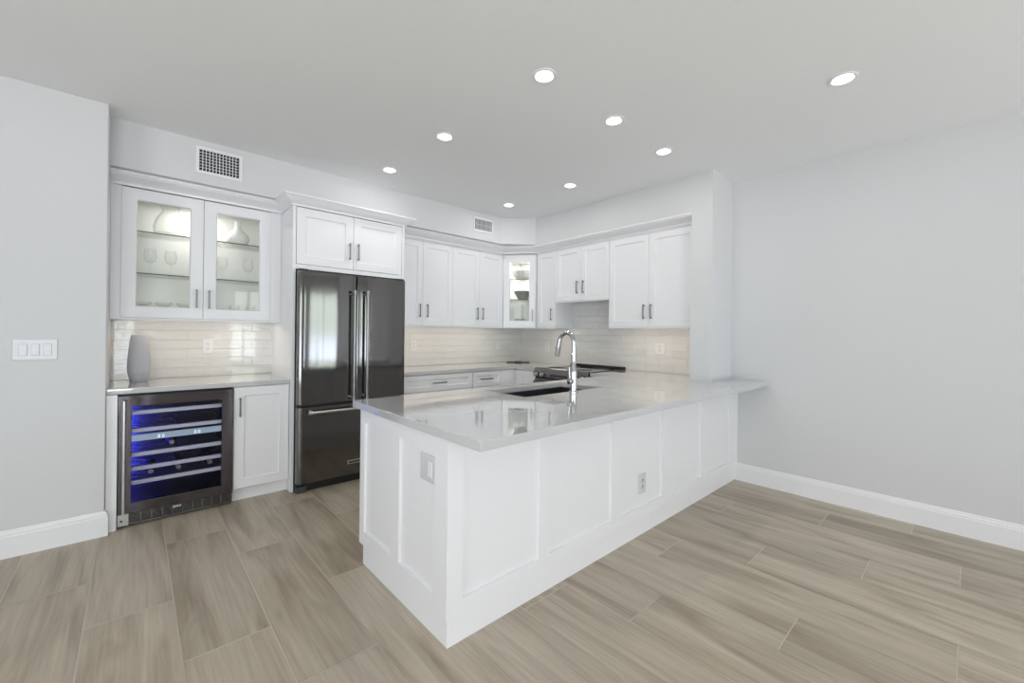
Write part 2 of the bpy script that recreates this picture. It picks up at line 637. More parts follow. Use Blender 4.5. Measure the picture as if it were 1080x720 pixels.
def tiles(name, p0, p1, z0, z1, nx, ny):
    bm = bmesh.new()
    uvl = bm.loops.layers.uv.new('UVMap')
    L = math.hypot(p1[0] - p0[0], p1[1] - p0[1])
    t = 0.008
    q = [(p0[0], p0[1]), (p1[0], p1[1]), (p1[0] - nx * t, p1[1] - ny * t), (p0[0] - nx * t, p0[1] - ny * t)]
    lo = [bm.verts.new((x, y, z0)) for x, y in q]
    hi = [bm.verts.new((x, y, z1)) for x, y in q]
    fs = [bm.faces.new((lo[0], lo[1], hi[1], hi[0])), bm.faces.new((hi[0], hi[1], hi[2], hi[3])), bm.faces.new((lo[3], lo[2], lo[1], lo[0])),
          bm.faces.new((lo[1], lo[2], hi[2], hi[1])), bm.faces.new((lo[3], lo[0], hi[0], hi[3]))]
    for f in fs:
        for lp in f.loops:
            v = lp.vert.co
            lp[uvl].uv = (math.hypot(v.x - p0[0], v.y - p0[1]), v.z - 0.916)
    return struct(name, bm, M['tile'])


ZC = 0.914
tiles('wall_backsplash_bar', (XL, YK - .001), (0.942, YK - .001), ZC, 1.40, 0, -1).location = (0, -0.008, 0)
tiles('wall_backsplash_back', (1.915, YK - .001), (XK - .009, YK - .001), ZC, 1.40, 0, -1).location = (0, -0.008, 0)
o = tiles('wall_backsplash_right', (XK - .001, YK - .009), (XK - .001, YS1), ZC, 1.72, -1, 0)
o.location = (-0.008, 0, 0)

# ------------------------------------------------------------------ peninsula
PXE, PYF, PYB = 0.9474, 1.4229, 2.305
PXR = XR - 0.001
SX0, SX1, SY0, SY1 = 1.775, 2.56, 1.83, 2.225
pen = thing('peninsula_cabinet', 'long white panelled peninsula cabinet under the grey quartz breakfast bar', 'cabinet', (0, 0, 0))
obj('body', B((PXE + 0.02, SX0 - 0.03, PYF + 0.02, 2.295, 0.11, 0.876), (SX1 + 0.03, XC - 0.01, PYF + 0.02, 2.295, 0.11, 0.876), (SX0 - 0.03, SX1 + 0.03, PYF + 0.02, 2.295, 0.11, 0.66), (SX0 - 0.03, SX1 + 0.03, 2.28, 2.295, 0.66, 0.876), (SX0 - 0.03, SX1 + 0.03, PYF + 0.02, PYF + 0.2, 0.66, 0.876), (XC - 0.01, PXR, PYF + 0.02, YS0 - 0.002, 0.11, 0.876)), M['cab'], pen)
# bar side panelling: five recessed fields, facing -Y
bm = bmesh.new()


def panelling(bm, u0, u1, z0, z1, fields, rec=0.013, t=0.02, put=None):
    """flat board with recessed fields (a,b,c,d); put(u, depth, z) gives the point"""
    us = sorted({u0, u1} | {v for f in fields for v in f[:2]})
    zs = sorted({z0, z1} | {v for f in fields for v in f[2:]})
    cache = {}

    def V(u, d, z):
        k = (round(u, 5), round(d, 5), round(z, 5))
        if k not in cache:
            cache[k] = bm.verts.new(put(u, d, z))
        return cache[k]
    for a, b in zip(us, us[1:]):
        for c, d in zip(zs, zs[1:]):
            um, zm = (a + b) / 2, (c + d) / 2
            if any(f[0] < um < f[1] and f[2] < zm < f[3] for f in fields):
                continue
            bm.faces.new([V(a, 0, c), V(b, 0, c), V(b, 0, d), V(a, 0, d)])
    s = 0.0012
    for f in fields:
        a, b, c, d = f
        o_ = [V(a, 0, c), V(b, 0, c), V(b, 0, d), V(a, 0, d)]
        # split outer edges may carry extra verts; fields span exact grid cells so corners are enough
        i_ = [V(a + s, rec, c + s), V(b - s, rec, c + s), V(b - s, rec, d - s), V(a + s, rec, d - s)]
        for k in range(4):
            j = (k + 1) % 4
            bm.faces.new((o_[k], o_[j], i_[j], i_[k]))
        bm.faces.new(i_)
    # edges
    for a, b in zip(us, us[1:]):
        for zz in (z0, z1):
            bm.faces.new([V(a, 0, zz), V(b, 0, zz), V(b, t, zz), V(a, t, zz)])
    for c, d in zip(zs, zs[1:]):
        for uu in (u0, u1):
            bm.faces.new([V(uu, 0, c), V(uu, 0, d), V(uu, t, d), V(uu, t, c)])


flds = [(1.028, 1.487, 0.192, 0.80), (1.566, 2.100, 0.192, 0.80), (2.203, 2.705, 0.192, 0.80), (2.793, 3.312, 0.192, 0.80), (3.417, 3.905, 0.192, 0.80)]
panelling(bm, PXE, PXR, 0.1214, 0.876, flds, put=lambda u, d, z: (u, PYF + d, z))
obj('bar_side_panel', bm, M['cab'], pen)
bm = bmesh.new()
panelling(bm, PYF + 0.0205, PYB, 0.1214, 0.876, [(1.524, 1.840, 0.195, 0.80), (1.921, 2.248, 0.195, 0.80)], put=lambda u, d, z: (PXE + d, u, z))
obj('end_panel', bm, M['cab'], pen)
obj('plinth', B((PXE + 0.016, XC - 0.01, PYF + 0.016, PYB - 0.016, 0.0, 0.1165), (XC - 0.01, PXR, PYF + 0.016, YS0 - 0.002, 0.0, 0.1165)), M['cab'], pen, bevel=0.0015, seg=1)
# doors on the kitchen side (hidden from the photograph, seen a step aside)
for a_, b_ in ((1.0, 1.66), (1.67, 2.15), (2.155, 2.64), (2.65, 3.38)):
    d = obj('door', B((a_, b_, 2.296, 2.314, 0.13, 0.86)), M['cab'], pen, bevel=0.002)

# countertop


def gridslab(xs, ys, keep, z0, z1):
    bm = bmesh.new()
    vc = {}

    def V(x, y, z):
        k = (x, y, z)
        if k not in vc:
            vc[k] = bm.verts.new(k)
        return vc[k]
    cells = {(i, j): keep((xs[i] + xs[i + 1]) / 2, (ys[j] + ys[j + 1]) / 2) for i in range(len(xs) - 1) for j in range(len(ys) - 1)}
    for (i, j), k in cells.items():
        if not k:
            continue
        x0, x1, y0, y1 = xs[i], xs[i + 1], ys[j], ys[j + 1]
        for z in (z0, z1):
            bm.faces.new([V(x0, y0, z), V(x1, y0, z), V(x1, y1, z), V(x0, y1, z)])
        for di, dj, e in ((-1, 0, ((x0, y0), (x0, y1))), (1, 0, ((x1, y0), (x1, y1))), (0, -1, ((x0, y0), (x1, y0))), (0, 1, ((x0, y1), (x1, y1)))):
            if not cells.get((i + di, j + dj)):
                (a, b), (c, d) = e
                bm.faces.new([V(a, b, z0), V(c, d, z0), V(c, d, z1), V(a, b, z1)])
    bmesh.ops.dissolve_limit(bm, angle_limit=0.01, verts=bm.verts[:], edges=bm.edges[:])
    return bm


ZB = 0.877
cx0, cyf, cyb = 0.915, 1.169, 2.3415


def keep(x, y):
    if SX0 < x < SX1 and SY0 < y < SY1:
        return False
    if x > XC - 0.001 and YS0 < y < YS1:
        return False
    if x > XR and y < YS0:
        return False
    if y > cyb and x < 3.42:
        return False
    return True


bm = gridslab(sorted([cx0, SX0, SX1, 3.42, XC - 0.001, XR - 0.001, XK - 0.010]), sorted([cyf, YS0 - 0.001, YS1 + 0.001, SY0, SY1, cyb, 2.592]),
              lambda x, y: keep(x, y), ZB, ZC)
ct = obj('peninsula_countertop', bm, M['quartz'], bevel=0.003)
tag(ct, 'polished grey quartz breakfast bar top with the sink cut into it', 'countertop')

sink = thing('sink', 'stainless steel undermount sink set into the peninsula countertop', 'sink', (SX0, SY0, 0))
w_, d_ = SX1 - SX0, SY1 - SY0
zb_ = 0.685
obj('basin', B((-0.012, 0.0, -0.012, d_ + 0.012, zb_, ZB - 0.001), (w_, w_ + 0.012, -0.012, d_ + 0.012, zb_, ZB - 0.001),
               (0, w_, -0.012, 0, zb_, ZB - 0.001), (0, w_, d_, d_ + 0.012, zb_, ZB - 0.001), (-0.012, w_ + 0.012, -0.012, d_ + 0.012, zb_ - 0.012, zb_)), M['sink'], sink)
obj('divider', B((0.40, 0.42, 0, d_, zb_, 0.83)), M['sink'], sink, bevel=0.006)
for cx_ in (0.2, 0.6):
    obj('drain', lathe([(0.0, 0.002), (0.045, 0.002), (0.045, 0.0)], 24, cx_, d_ / 2, zb_), M['slot'], sink)

# faucet, spout arching away from the bar over the sink
FX, FY = 2.183, 1.79
fc = thing('faucet', 'tall chrome gooseneck pull-down kitchen faucet standing on the peninsula', 'faucet', (FX, FY, ZC))
obj('body', lathe([(0.030, 0.0), (0.030, 0.006), (0.0250, 0.012), (0.0250, 0.135), (0.0225, 0.15), (0.0170, 0.160), (0.0170, 0.255), (0.0145, 0.258), (0.0, 0.258)], 28), M['chrome'], fc, smooth=True)
pth = [(0, 0, 0.25), (0, 0, 0.29), (0, 0, 0.332)]
R_ = 0.0625
for k in range(1, 15):
    a = PI * k / 16 * 1.02
    pth.append((0, R_ - R_ * math.cos(a), 0.332 + R_ * 1.05 * math.sin(a)))
obj('spout', tube(pth, 0.0148, 16), M['chrome'], fc, smooth=True)
s0 = Vector(pth[-1])
dn = Vector((0, 0.22, -1)).normalized()
head = [s0 - dn * 0.008, s0, s0 + dn * 0.01, s0 + dn * 0.05, s0 + dn * 0.10, s0 + dn * 0.122]
sp_ = obj('spray_head', tube(head, 0.0, 18, radii=[0.0152, 0.0158, 0.0165, 0.0180, 0.0195, 0.0175]), M['chrome'], fc, smooth=True)
obj('spray_button', B((-0.006, 0.006, s0.y + 0.028, s0.y + 0.038, s0.z - 0.085, s0.z - 0.055)), M['slot'], sp_, bevel=0.003)
hn = obj('lever_hub', lathe([(0.0, -0.052), (0.016, -0.050), (0.019, -0.044), (0.019, -0.02), (0.016, 0.0)], 20, 0, 0, 0.075, axis='X'), M['chrome'], fc, smooth=True)
obj('lever', tube([(-0.038, 0, 0.085), (-0.042, 0, 0.115), (-0.046, 0.0, 0.17)], 0.006, 12, radii=[0.0075, 0.0065, 0.0055]), M['chrome'], hn, smooth=True)

# outlets and switches


def plate(name, label, cat, loc, rot, w, h, kind, group=None, pm='plastic'):
    t = thing(name, label, cat, loc, rot, group)
    obj('cover_plate', B((-w / 2, w / 2, -0.006, 0, -h / 2, h / 2)), M[pm], t, bevel=0.003)
    if kind == 'duplex':
        for s in (-1, 1):
            q = obj('receptacle', lathe([(0.0165, 0.0), (0.0165, -0.0025), (0.0, -0.0025)], 20, 0, -0.006, s * 0.0195, axis='Y'), M[pm], t)
            obj('slots', B((-0.0075, -0.005, -0.0098, -0.0084, s * 0.0195 - 0.001, s * 0.0195 + 0.009), (0.005, 0.0075, -0.0098, -0.0084, s * 0.0195 - 0.001, s * 0.0195 + 0.008),
                           (-0.002, 0.002, -0.0098, -0.0084, s * 0.0195 - 0.010, s * 0.0195 - 0.006)), M['slot'], q)
    else:
        for u in kind:
            q = obj('rocker', B((u - 0.017, u + 0.017, -0.010, -0.005, -0.034, 0.034)), M['plastic' if len(kind) == 1 else pm], t, bevel=0.003)
            q.rotation_euler = (0, 0, 0)
    return t


plate('light_switch', 'white three-gang rocker light switch on the left wall', 'light switch', (-0.425, YL, 1.176), 0, 0.176, 0.120, (-0.048, 0, 0.048), pm='plastic_grey')
plate('light_switch', 'pale grey switch plate with one white rocker on the end of the peninsula', 'light switch', (PXE + 0.0127, 1.595, 0.709), RX, 0.118, 0.118, (0.026,), pm='plastic_grey')
plate('wall_outlet', 'plain grey outlet on the bar side panel of the peninsula near the floor', 'outlet', (2.455, PYF + 0.0127, 0.338), 0, 0.084, 0.128, 'duplex', pm='plastic_grey')
SPL = YK - 0.009
plate('wall_outlet', 'white duplex outlet on glossy tile above the wine cooler counter', 'outlet', (0.463, SPL, 1.166), 0, 0.073, 0.120, 'duplex')
plate('wall_outlet', 'white duplex outlet on the back wall tile just right of the fridge', 'outlet', (2.398, SPL, 1.152), 0, 0.073, 0.115, 'duplex')
plate('wall_outlet', 'white outlet on the back wall tile near the kitchen corner', 'outlet', (3.68, SPL, 1.145), 0, 0.073, 0.115, 'duplex')
plate('wall_outlet', 'white outlet on the range wall tile left of the faucet', 'outlet', (XK - 0.009, 3.79, 1.150), RX, 0.073, 0.115, 'duplex')
plate('wall_outlet', 'white two-gang outlet on the tile right of the range below warm cabinet light', 'outlet', (XK - 0.009, 2.19, 1.165), RX, 0.118, 0.120, 'duplex')

# ------------------------------------------------------------------ wine bar run (left)
o = obj('filler_panel', B((XL + 0.0015, -0.076, 3.695, 4.34, 0, 0.8755)), M['cab'])
tag(o, 'narrow white filler panel between the left wall and the wine cooler', 'panel')

ctb = obj('bar_countertop', B((XL + 0.001, 0.938, 3.712, SPL - 0.001, ZB, ZC)), M['quartz'], bevel=0.003)
tag(ctb, 'short grey quartz countertop above the wine cooler with the grey vase', 'countertop')

bc = thing('base_cabinet', 'small white single-door base cabinet between the wine cooler and the fridge', 'cabinet', (0.558, 3.722, 0))
bw = 0.938 - 0.558
obj('carcass', B((0.0, bw, 0.021, 0.6, 0.106, 0.8755)), M['cab'], bc)
obj('toe_kick', B((0.0, bw, 0.056, 0.075, 0.0, 0.106)), M['cab'], bc)
door(bc, 0.003, bw - 0.003, 0.105, 0.872, (0.040, 0.722), rail=0.066)

# wine cooler
wc = thing('wine_cooler', 'under-counter wine cooler with dark steel frame and blue-lit glass door', 'wine cooler', (-0.073, 3.70, 0))
ww = 0.626
obj('cabinet_shell', B((0.004, 0.016, 0.05, 0.6, 0.02, 0.868), (ww - 0.016, ww - 0.004, 0.05, 0.6, 0.02, 0.868), (0.016, ww - 0.016, 0.05, 0.6, 0.856, 0.868),
                       (0.016, ww - 0.016, 0.05, 0.6, 0.02, 0.125), (0.016, ww - 0.016, 0.588, 0.6, 0.125, 0.856)), M['liner'], wc)
bm = bmesh.new()
gx0, gx1, gz0, gz1 = 0.066, ww - 0.070, 0.160, 0.795


def open_frame(bm, x0, x1, z0, z1, a0, a1, b0, b1, y0, y1):
    o_ = [[bm.verts.new(p) for p in ((x0, y, z0), (x1, y, z0), (x1, y, z1), (x0, y, z1))] for y in (y0, y1)]
    i_ = [[bm.verts.new(p) for p in ((a0, y, b0), (a1, y, b0), (a1, y, b1), (a0, y, b1))] for y in (y0, y1)]
    for k in range(4):
        j = (k + 1) % 4
        bm.faces.new((o_[0][k], o_[0][j], i_[0][j], i_[0][k]))
        bm.faces.new((o_[1][k], o_[1][j], i_[1][j], i_[1][k]))
        bm.faces.new((o_[0][k], o_[0][j], o_[1][j], o_[1][k]))
        bm.faces.new((i_[0][k], i_[0][j], i_[1][j], i_[1][k]))


open_frame(bm, 0.002, ww - 0.002, 0.094, 0.864, gx0, gx1, gz0, gz1, 0.0, 0.042)
wd = obj('door', bm, M['csteel'], wc, bevel=0.002)
obj('glass_pane', B((gx0, gx1, 0.008, 0.014, gz0, gz1)), M['cooler_pane'], wd)
bm = tube([(0.030, -0.040, 0.108), (0.030, -0.040, 0.838)], 0.009, 16)
for zz in (0.15, 0.79):
    tube([(0.030, -0.040, zz), (0.030, 0.001, zz)], 0.006, 10, bm)
obj('handle', bm, M['steel'], wd, smooth=True)
for zz in (0.743, 0.623, 0.461, 0.367, 0.275):
    zt = zz
    bm = B((0.045, ww - 0.045, 0.055, 0.075, zt - 0.013, zt + 0.013))
    sh = obj('shelf_front', bm, M['alu'], wc, bevel=0.002)
    bm = bmesh.new()
    for q in range(4):
        yq = 0.14 + q * 0.12
        pts = [(0.03 + (ww - 0.06) * u / 60, yq, zt - 0.004 - 0.007 * math.cos(2 * PI * u / 10)) for u in range(61)]
        tube(pts, 0.0025, 6, bm)
    for xq in (0.05, ww / 2, ww - 0.05):
        box(bm, xq - 0.003, xq + 0.003, 0.07, 0.56, zt - 0.012, zt - 0.007)
    obj('shelf_wire', bm, M['black'], sh)
zt = 0.570
cp = obj('control_panel', B((0.02, ww - 0.02, 0.050, 0.10, zt - 0.018, zt + 0.016)), M['screen'], wc, bevel=0.002)
for k, u in enumerate((0.20, 0.222, 0.40, 0.422)):     # two-digit readouts
    bm = bmesh.new()
    for sx, sz, ex, ez in ((0, 0.007, 0.011, 0.009), (0, -0.009, 0.011, -0.007), (0, -0.008, 0.002, 0.008), (0.009, -0.008, 0.011, 0.008)):
        box(bm, u + sx, u + ex, 0.0485, 0.0498, zt + sz, zt + ez)
    obj('digit', bm, M['digit'], cp)
# kick grille
bm = bmesh.new()
open_frame(bm, 0.0, ww, 0.014, 0.092, 0.060, ww - 0.012, 0.026, 0.086, 0.020, 0.034)
for k in range(1, 10):
    xk = 0.060 + (ww - 0.072) * k / 10
    box(bm, xk - 0.003, xk + 0.003, 0.021, 0.033, 0.026, 0.086)
for k in range(1, 7):
    zk = 0.026 + 0.060 * k / 7
    box(bm, 0.060, ww - 0.012, 0.023, 0.033, zk - 0.0018, zk + 0.0018)
gr = obj('kick_grille', bm, M['range'], wc)
obj('grille_back', B((0.0, ww, 0.036, 0.05, 0.014, 0.092)), M['black'], gr)
bd = obj('logo_plate', B((0.268, 0.340, 0.0165, 0.020, 0.060, 0.088)), M['body_grey'], gr, bevel=0.001)
bm = bmesh.new()
for k, u in enumerate((0.283, 0.299, 0.315)):
    box(bm, u, u + 0.003, 0.0150, 0.0165, 0.066, 0.080)
    box(bm, u + 0.008, u + 0.011, 0.0150, 0.0165, 0.066, 0.080)
    box(bm, u + 0.003, u + 0.008, 0.0150, 0.0165, 0.071 + 0.003 * (k % 2), 0.074 + 0.003 * (k % 2))
obj('logo_letters', bm, M['plastic'], bd)
hb = obj('hinge_bracket', B((0.001, 0.056, 0.010, 0.020, 0.014, 0.090)), M['steel'], wc, bevel=0.002)
obj('screw', lathe([(0.007, 0.0), (0.007, -0.002), (0.0, -0.002)], 14, 0.020, 0.010, 0.048, axis='Y'), M['slot'], hb)
obj('toe_base', B((0.0, ww, 0.05, 0.6, 0.0, 0.02)), M['black'], wc)
# blue LED inside the cooler, along the left wall
area('cooler_led', (-0.073 + 0.034, 3.70 + 0.44, 0.47), (PI / 2, 0, 0), 0.03, 0.60, 8.0, (0.07, 0.08, 1.0))
obj('led_strip', B((0.016, 0.020, 0.44, 0.48, 0.15, 0.84)), mat('blue_led', (0.1, 0.1, 0.4), 0.3, emit=(0.08, 0.09, 1.0), estr=0.8, noise=0.01), wc)

bp_prof = [(0.0, 0.0), (0.0135, 0.0), (0.0145, 0.010), (0.0135, 0.035), (0.014, 0.085), (0.022, 0.110), (0.0345, 0.135), (0.0345, 0.29), (0.0, 0.295)]


def bottle(x, zsh, label):
    t = thing('wine_bottle', label, 'wine bottle', (x, 3.80, zsh), 0, 'wine bottles inside the cooler')
    obj('glass_body', lathe(bp_prof, 20, 0, 0.015, 0.0350, axis='Y'), M['bottle'], t, smooth=True)
    obj('capsule', lathe([(0.0, -0.001), (0.0145, -0.001), (0.0155, 0.012), (0.0148, 0.05), (0.0145, 0.062)], 16, 0, 0.015, 0.0350, axis='Y'), M['capsule'], t, smooth=True)


bottle(0.244, 0.2825, 'wine bottle with pale cap in the middle of the lowest cooler shelf row')
bottle(0.428, 0.2825, 'wine bottle with pale cap at the right of the lowest cooler shelf row')
bottle(0.094, 0.2825, 'wine bottle with pale cap at the left of the lowest cooler shelf row')
bottle(0.205, 0.4685, 'lone wine bottle just below the lit display bar of the cooler')

# grey vase
vs = obj('vase', lathe([(0.0, 0.0), (0.046, 0.0), (0.051, 0.006), (0.0645, 0.072), (0.0655, 0.076), (0.0640, 0.080), (0.0670, 0.115), (0.0655, 0.16), (0.058, 0.25), (0.047, 0.338), (0.045, 0.345),
                        (0.040, 0.345), (0.041, 0.33), (0.052, 0.2), (0.05, 0.05), (0.0, 0.03)], 40), M['vase'], smooth=True)
vs.location = (0.028, 4.13, ZC)
tag(vs, 'matte grey tapered ceramic vase on the counter above the wine cooler', 'vase')

# glass-front cabinet
gc = thing('glass_front_cabinet', 'white wall cabinet with two glass doors and lit shelves above the wine cooler', 'cabinet', (XL + 0.001, 4.03, 0))
gw = 0.938 - XL - 0.001
z0, z1 = 1.372, 2.318
dpt = YK - 4.03 - 0.003
bm = B((0.0, 0.065, 0.021, dpt, z0, z1), (gw - 0.085, gw, 0.021, dpt, z0, z1), (0.065, gw - 0.085, 0.021, dpt, z0 + 0.020, z0 + 0.030), (0.065, gw - 0.085, 0.021, dpt, z1 - 0.03, z1),
       (0.065, gw - 0.085, dpt - 0.010, dpt, z0, z1), (0.515, 0.54, 0.021, 0.045, z0 + 0.021, z1))
obj('carcass', bm, M['cabin'], gc)
obj('face_filler', B((0.0, 0.053, 0.002, 0.021, z0, z1), (gw - 0.077, gw, 0.002, 0.021, z0, z1), (0.053, gw - 0.077, 0.003, 0.0205, z0, 1.384), (0.065, gw - 0.085, 0.0215, 0.034, z0, z0 + 0.019)), M['cab'], gc)
ox = XL + 0.001
door(gc, -0.075 - ox, 0.3945 - ox, 1.387, 2.313, (0.354 - ox, 1.543), True, 0.078)
door(gc, 0.3975 - ox, 0.860 - ox, 1.387, 2.313, (0.433 - ox, 1.541), True, 0.078)
for zz in (1.712, 2.017):
    sh = obj('shelf', B((0.066, gw - 0.086, 0.048, dpt - 0.012, zz - 0.004, zz + 0.004)), M['shelf_glass'], gc)
    obj('shelf_edge', B((0.066, gw - 0.086, 0.045, 0.048, zz - 0.004, zz + 0.004)), M['shelf_edge'], sh)
for px_, pw_ in ((0.37 - ox, 1.15),):
    obj('puck_light', lathe([(0.0, 0.0), (0.03, 0.0), (0.032, 0.008)], 20, px_, 0.17, z1 - 0.038), M['lens'], gc)
    area('cabinet_puck', (px_ + ox, 4.03 + 0.17, z1 - 0.041), (0, 0, 0), 0.055, 0.055, 1.9 * pw_, (1.0, 0.95, 0.87), 'DISK')


def wine_glass(loc, label, scale=1.0, group='stemware in the glass cabinet'):
    pr = [(0.0, 0.0), (0.034, 0.0), (0.034, 0.002), (0.006, 0.006), (0.0035, 0.012), (0.0035, 0.075), (0.006, 0.082), (0.028, 0.10), (0.038, 0.13), (0.037, 0.16), (0.031, 0.195),
          (0.0295, 0.195), (0.0355, 0.16), (0.0365, 0.13), (0.027, 0.102), (0.0, 0.086)]
    o = obj('wine_glass', lathe([(r * scale, z * scale) for r, z in pr], 24), M['crystal'], smooth=True)
    o.location = loc
    return tag(o, label, 'wine glass', group)


def tumbler(loc, label):
    o = obj('coupe_glass', lathe([(0.0, 0.0), (0.036, 0.0), (0.036, 0.003), (0.006, 0.008), (0.0045, 0.055), (0.012, 0.066), (0.045, 0.085), (0.052, 0.105), (0.0505, 0.105), (0.043, 0.087), (0.0, 0.070)], 28), M['crystal'], smooth=True)
    o.location = loc
    return tag(o, label, 'glass', 'short stemmed glasses on the cabinet floor')


o = obj('glass_jug', lathe([(0.0, 0.0), (0.085, 0.0), (0.10, 0.02), (0.105, 0.07), (0.09, 0.13), (0.055, 0.185), (0.05, 0.2), (0.062, 0.225), (0.060, 0.226), (0.047, 0.2), (0.052, 0.183), (0.086, 0.13), (0.101, 0.07), (0.097, 0.022), (0.0, 0.006)], 32), M['crystal'], smooth=True)
o.location = (0.20, 4.18, 2.0215)
tag(o, 'big round clear glass jug on the top left shelf of the lit cabinet', 'jug')
o = obj('vase', lathe([(0.0, 0.0), (0.055, 0.0), (0.075, 0.02), (0.083, 0.05), (0.075, 0.085), (0.05, 0.112), (0.030, 0.128), (0.024, 0.15), (0.024, 0.192), (0.027, 0.197), (0.020, 0.197), (0.019, 0.15), (0.0, 0.1)], 48,
                      rmod=lambda a, z: 1 + (0.022 * math.sin(12 * a + z * 60) if z < 0.125 else 0)), M['white_ceramic'], smooth=True)
o.location = (0.64, 4.17, 2.0215)
tag(o, 'white ribbed bottle vase on the top right shelf of the lit cabinet', 'vase')
for x_, y_, lb in ((0.085, 4.18, 'clear wine glass on the middle shelf, furthest left in the lit cabinet'), (0.205, 4.18, 'clear wine glass on the middle shelf left of the centre cabinet stile'),
                   (0.54, 4.20, 'clear wine glass on the middle shelf just right of the cabinet centre'), (0.72, 4.18, 'clear wine glass on the middle shelf, furthest right in the lit cabinet')):
    wine_glass((x_, y_, 1.7165), lb)
for x_, lb in ((0.045, 'short stemmed glass on the cabinet floor furthest left under the lowest shelf'), (0.165, 'short stemmed glass on the cabinet floor second from left under the lowest shelf'),
               (0.290, 'short stemmed glass on the cabinet floor third from left beside the door stile')):
    tumbler((x_, 4.15, z0 + 0.031), lb)
o = obj('serving_dish', B((-0.12, 0.12, -0.07, 0.07, 0, 0.008), (-0.125, 0.125, -0.075, -0.067, 0.0, 0.045), (-0.125, 0.125, 0.067, 0.075, 0.0, 0.045), (-0.125, -0.117, -0.067, 0.067, 0.0, 0.045), (0.117, 0.125, -0.067, 0.067, 0.0, 0.045)), M['white_ceramic'], bevel=0.003)
o.location = (0.68, 4.16, z0 + 0.031)
tag(o, 'white rectangular serving dish on the floor of the lit glass cabinet', 'dish')
for dx, lb in ((-0.06, 'clear tumbler standing in the left of the white serving dish'), (0.055, 'clear tumbler standing in the right of the white serving dish')):
    o = obj('tumbler', lathe([(0.0, 0.0), (0.030, 0.0), (0.037, 0.10), (0.0355, 0.10), (0.0285, 0.006), (0.0, 0.006)], 24), M['crystal'], smooth=True)
    o.location = (0.68 + dx, 4.16, z0 + 0.0395)
    tag(o, lb, 'glass', 'tumblers in the serving dish')

# ------------------------------------------------------------------ fridge and its surround
o = obj('tall_panel', B((0.940, 0.964, 3.68, YK - 0.002, 0, 2.318)), M['cab'], bevel=0.001)
tag(o, 'tall white side panel between the wine bar and the left of the fridge', 'panel')
o = obj('tall_panel', B((1.900, 1.924, 3.68, YK - 0.002, 0, 2.318)), M['cab'], bevel=0.001)
tag(o, 'tall white side panel at the right of the fridge', 'panel')
fcab = thing('fridge_top_cabinet', 'white two-door wall cabinet directly above the refrigerator', 'cabinet', (0.9645, 3.68, 0))
fw_ = 1.8995 - 0.9645
obj('carcass', B((0, fw_, 0.021, 0.66, 1.812, 2.318), (0, fw_, 0.003, 0.021, 1.812, 1.849)), M['cab'], fcab)
door(fcab, 0.004, fw_ / 2 - 0.0015, 1.852, 2.313, (fw_ / 2 - 0.037, 2.006), rail=0.066)
door(fcab, fw_ / 2 + 0.0015, fw_ - 0.004, 1.852, 2.313, (fw_ / 2 + 0.039, 2.008), rail=0.066)

fr = thing('refrigerator', 'dark stainless french door refrigerator with bottom freezer drawer', 'refrigerator', (0.968, 3.585, 0))
rw = 0.925
obj('body', B((0.004, rw - 0.004, 0.075, 0.70, 0.06, 1.785)), M['body_grey'], fr)


def bowed(x0, x1, z0, z1, bow=0.006, t=0.068):
    bm = bmesh.new()
    n = 14
    fr_, bk = [], []
    e = 0.012
    xs_ = [x0, x0 + e * 0.25, x0 + e] + [x0 + e + (x1 - x0 - 2 * e) * k / n for k in range(1, n)] + [x1 - e, x1 - e * 0.25, x1]
    ds = []
    for x in xs_:
        u = (x - x0) / (x1 - x0)
        d = bow * (2 * u - 1) ** 2
        m_ = min(x - x0, x1 - x)
        if m_ < e:
            d += e * (1 - math.sqrt(max(0, 1 - ((e - m_) / e) ** 2)))
        ds.append(d)
    lo = [bm.verts.new((x, d, z0)) for x, d in zip(xs_, ds)] + [bm.verts.new((x1, t, z0)), bm.verts.new((x0, t, z0))]
    hi = [bm.verts.new((x, d, z1)) for x, d in zip(xs_, ds)] + [bm.verts.new((x1, t, z1)), bm.verts.new((x0, t, z1))]
    bm.faces.new(lo)
    bm.faces.new(hi)
    for i in range(len(lo)):
        j = (i + 1) % len(lo)
        f = bm.faces.new((lo[i], lo[j], hi[j], hi[i]))
    return bm


def bar_handle(p0, p1, r=0.0115, so=0.052):
    a, b = Vector(p0), Vector(p1)
    d = (b - a).normalized()
    off = Vector((0, -so, 0))
    bm = tube([a + off, b + off], r, 16)
    for q, s in ((a, 1), (b, -1)):
        c = q + d * s * 0.022
        tube([c + off + Vector((0, -0.004, 0)), c + Vector((0, 0.006, 0))], 0.0, 14, bm, radii=[0.0125, 0.0145])
        tube([q + off - d * s * 0.004, q + off + d * s * 0.03], 0.0145, 16, bm)
    return bm


d1 = obj('door', bowed(0.0, 0.4585, 0.712, 1.788), M['dsteel'], fr, smooth=True)
obj('handle', bar_handle((0.427, 0.004, 0.72), (0.427, 0.004, 1.652)), M['fridge_pull'], d1, smooth=False)
d2 = obj('door', bowed(0.4665, rw, 0.712, 1.788), M['dsteel'], fr, smooth=True)
obj('handle', bar_handle((0.540, 0.003, 0.72), (0.540, 0.003, 1.658)), M['fridge_pull'], d2, smooth=False)
d3 = obj('freezer_drawer', bowed(0.0, rw, 0.076, 0.688), M['dsteel'], fr, smooth=True)
obj('handle', bar_handle((0.070, 0.003, 0.648), (0.855, 0.003, 0.648)), M['steel'], d3, smooth=False)
bg_ = obj('badge', B((0.396, 0.530, -0.004, 0.006, 0.168, 0.198)), M['steel'], d3, bevel=0.002)
obj('badge_inset', B((0.402, 0.524, -0.0052, -0.0035, 0.175, 0.191)), M['body_grey'], bg_)
obj('base_grille', B((0.0, rw, 0.055, 0.075, 0.0, 0.070)), M['black'], fr)
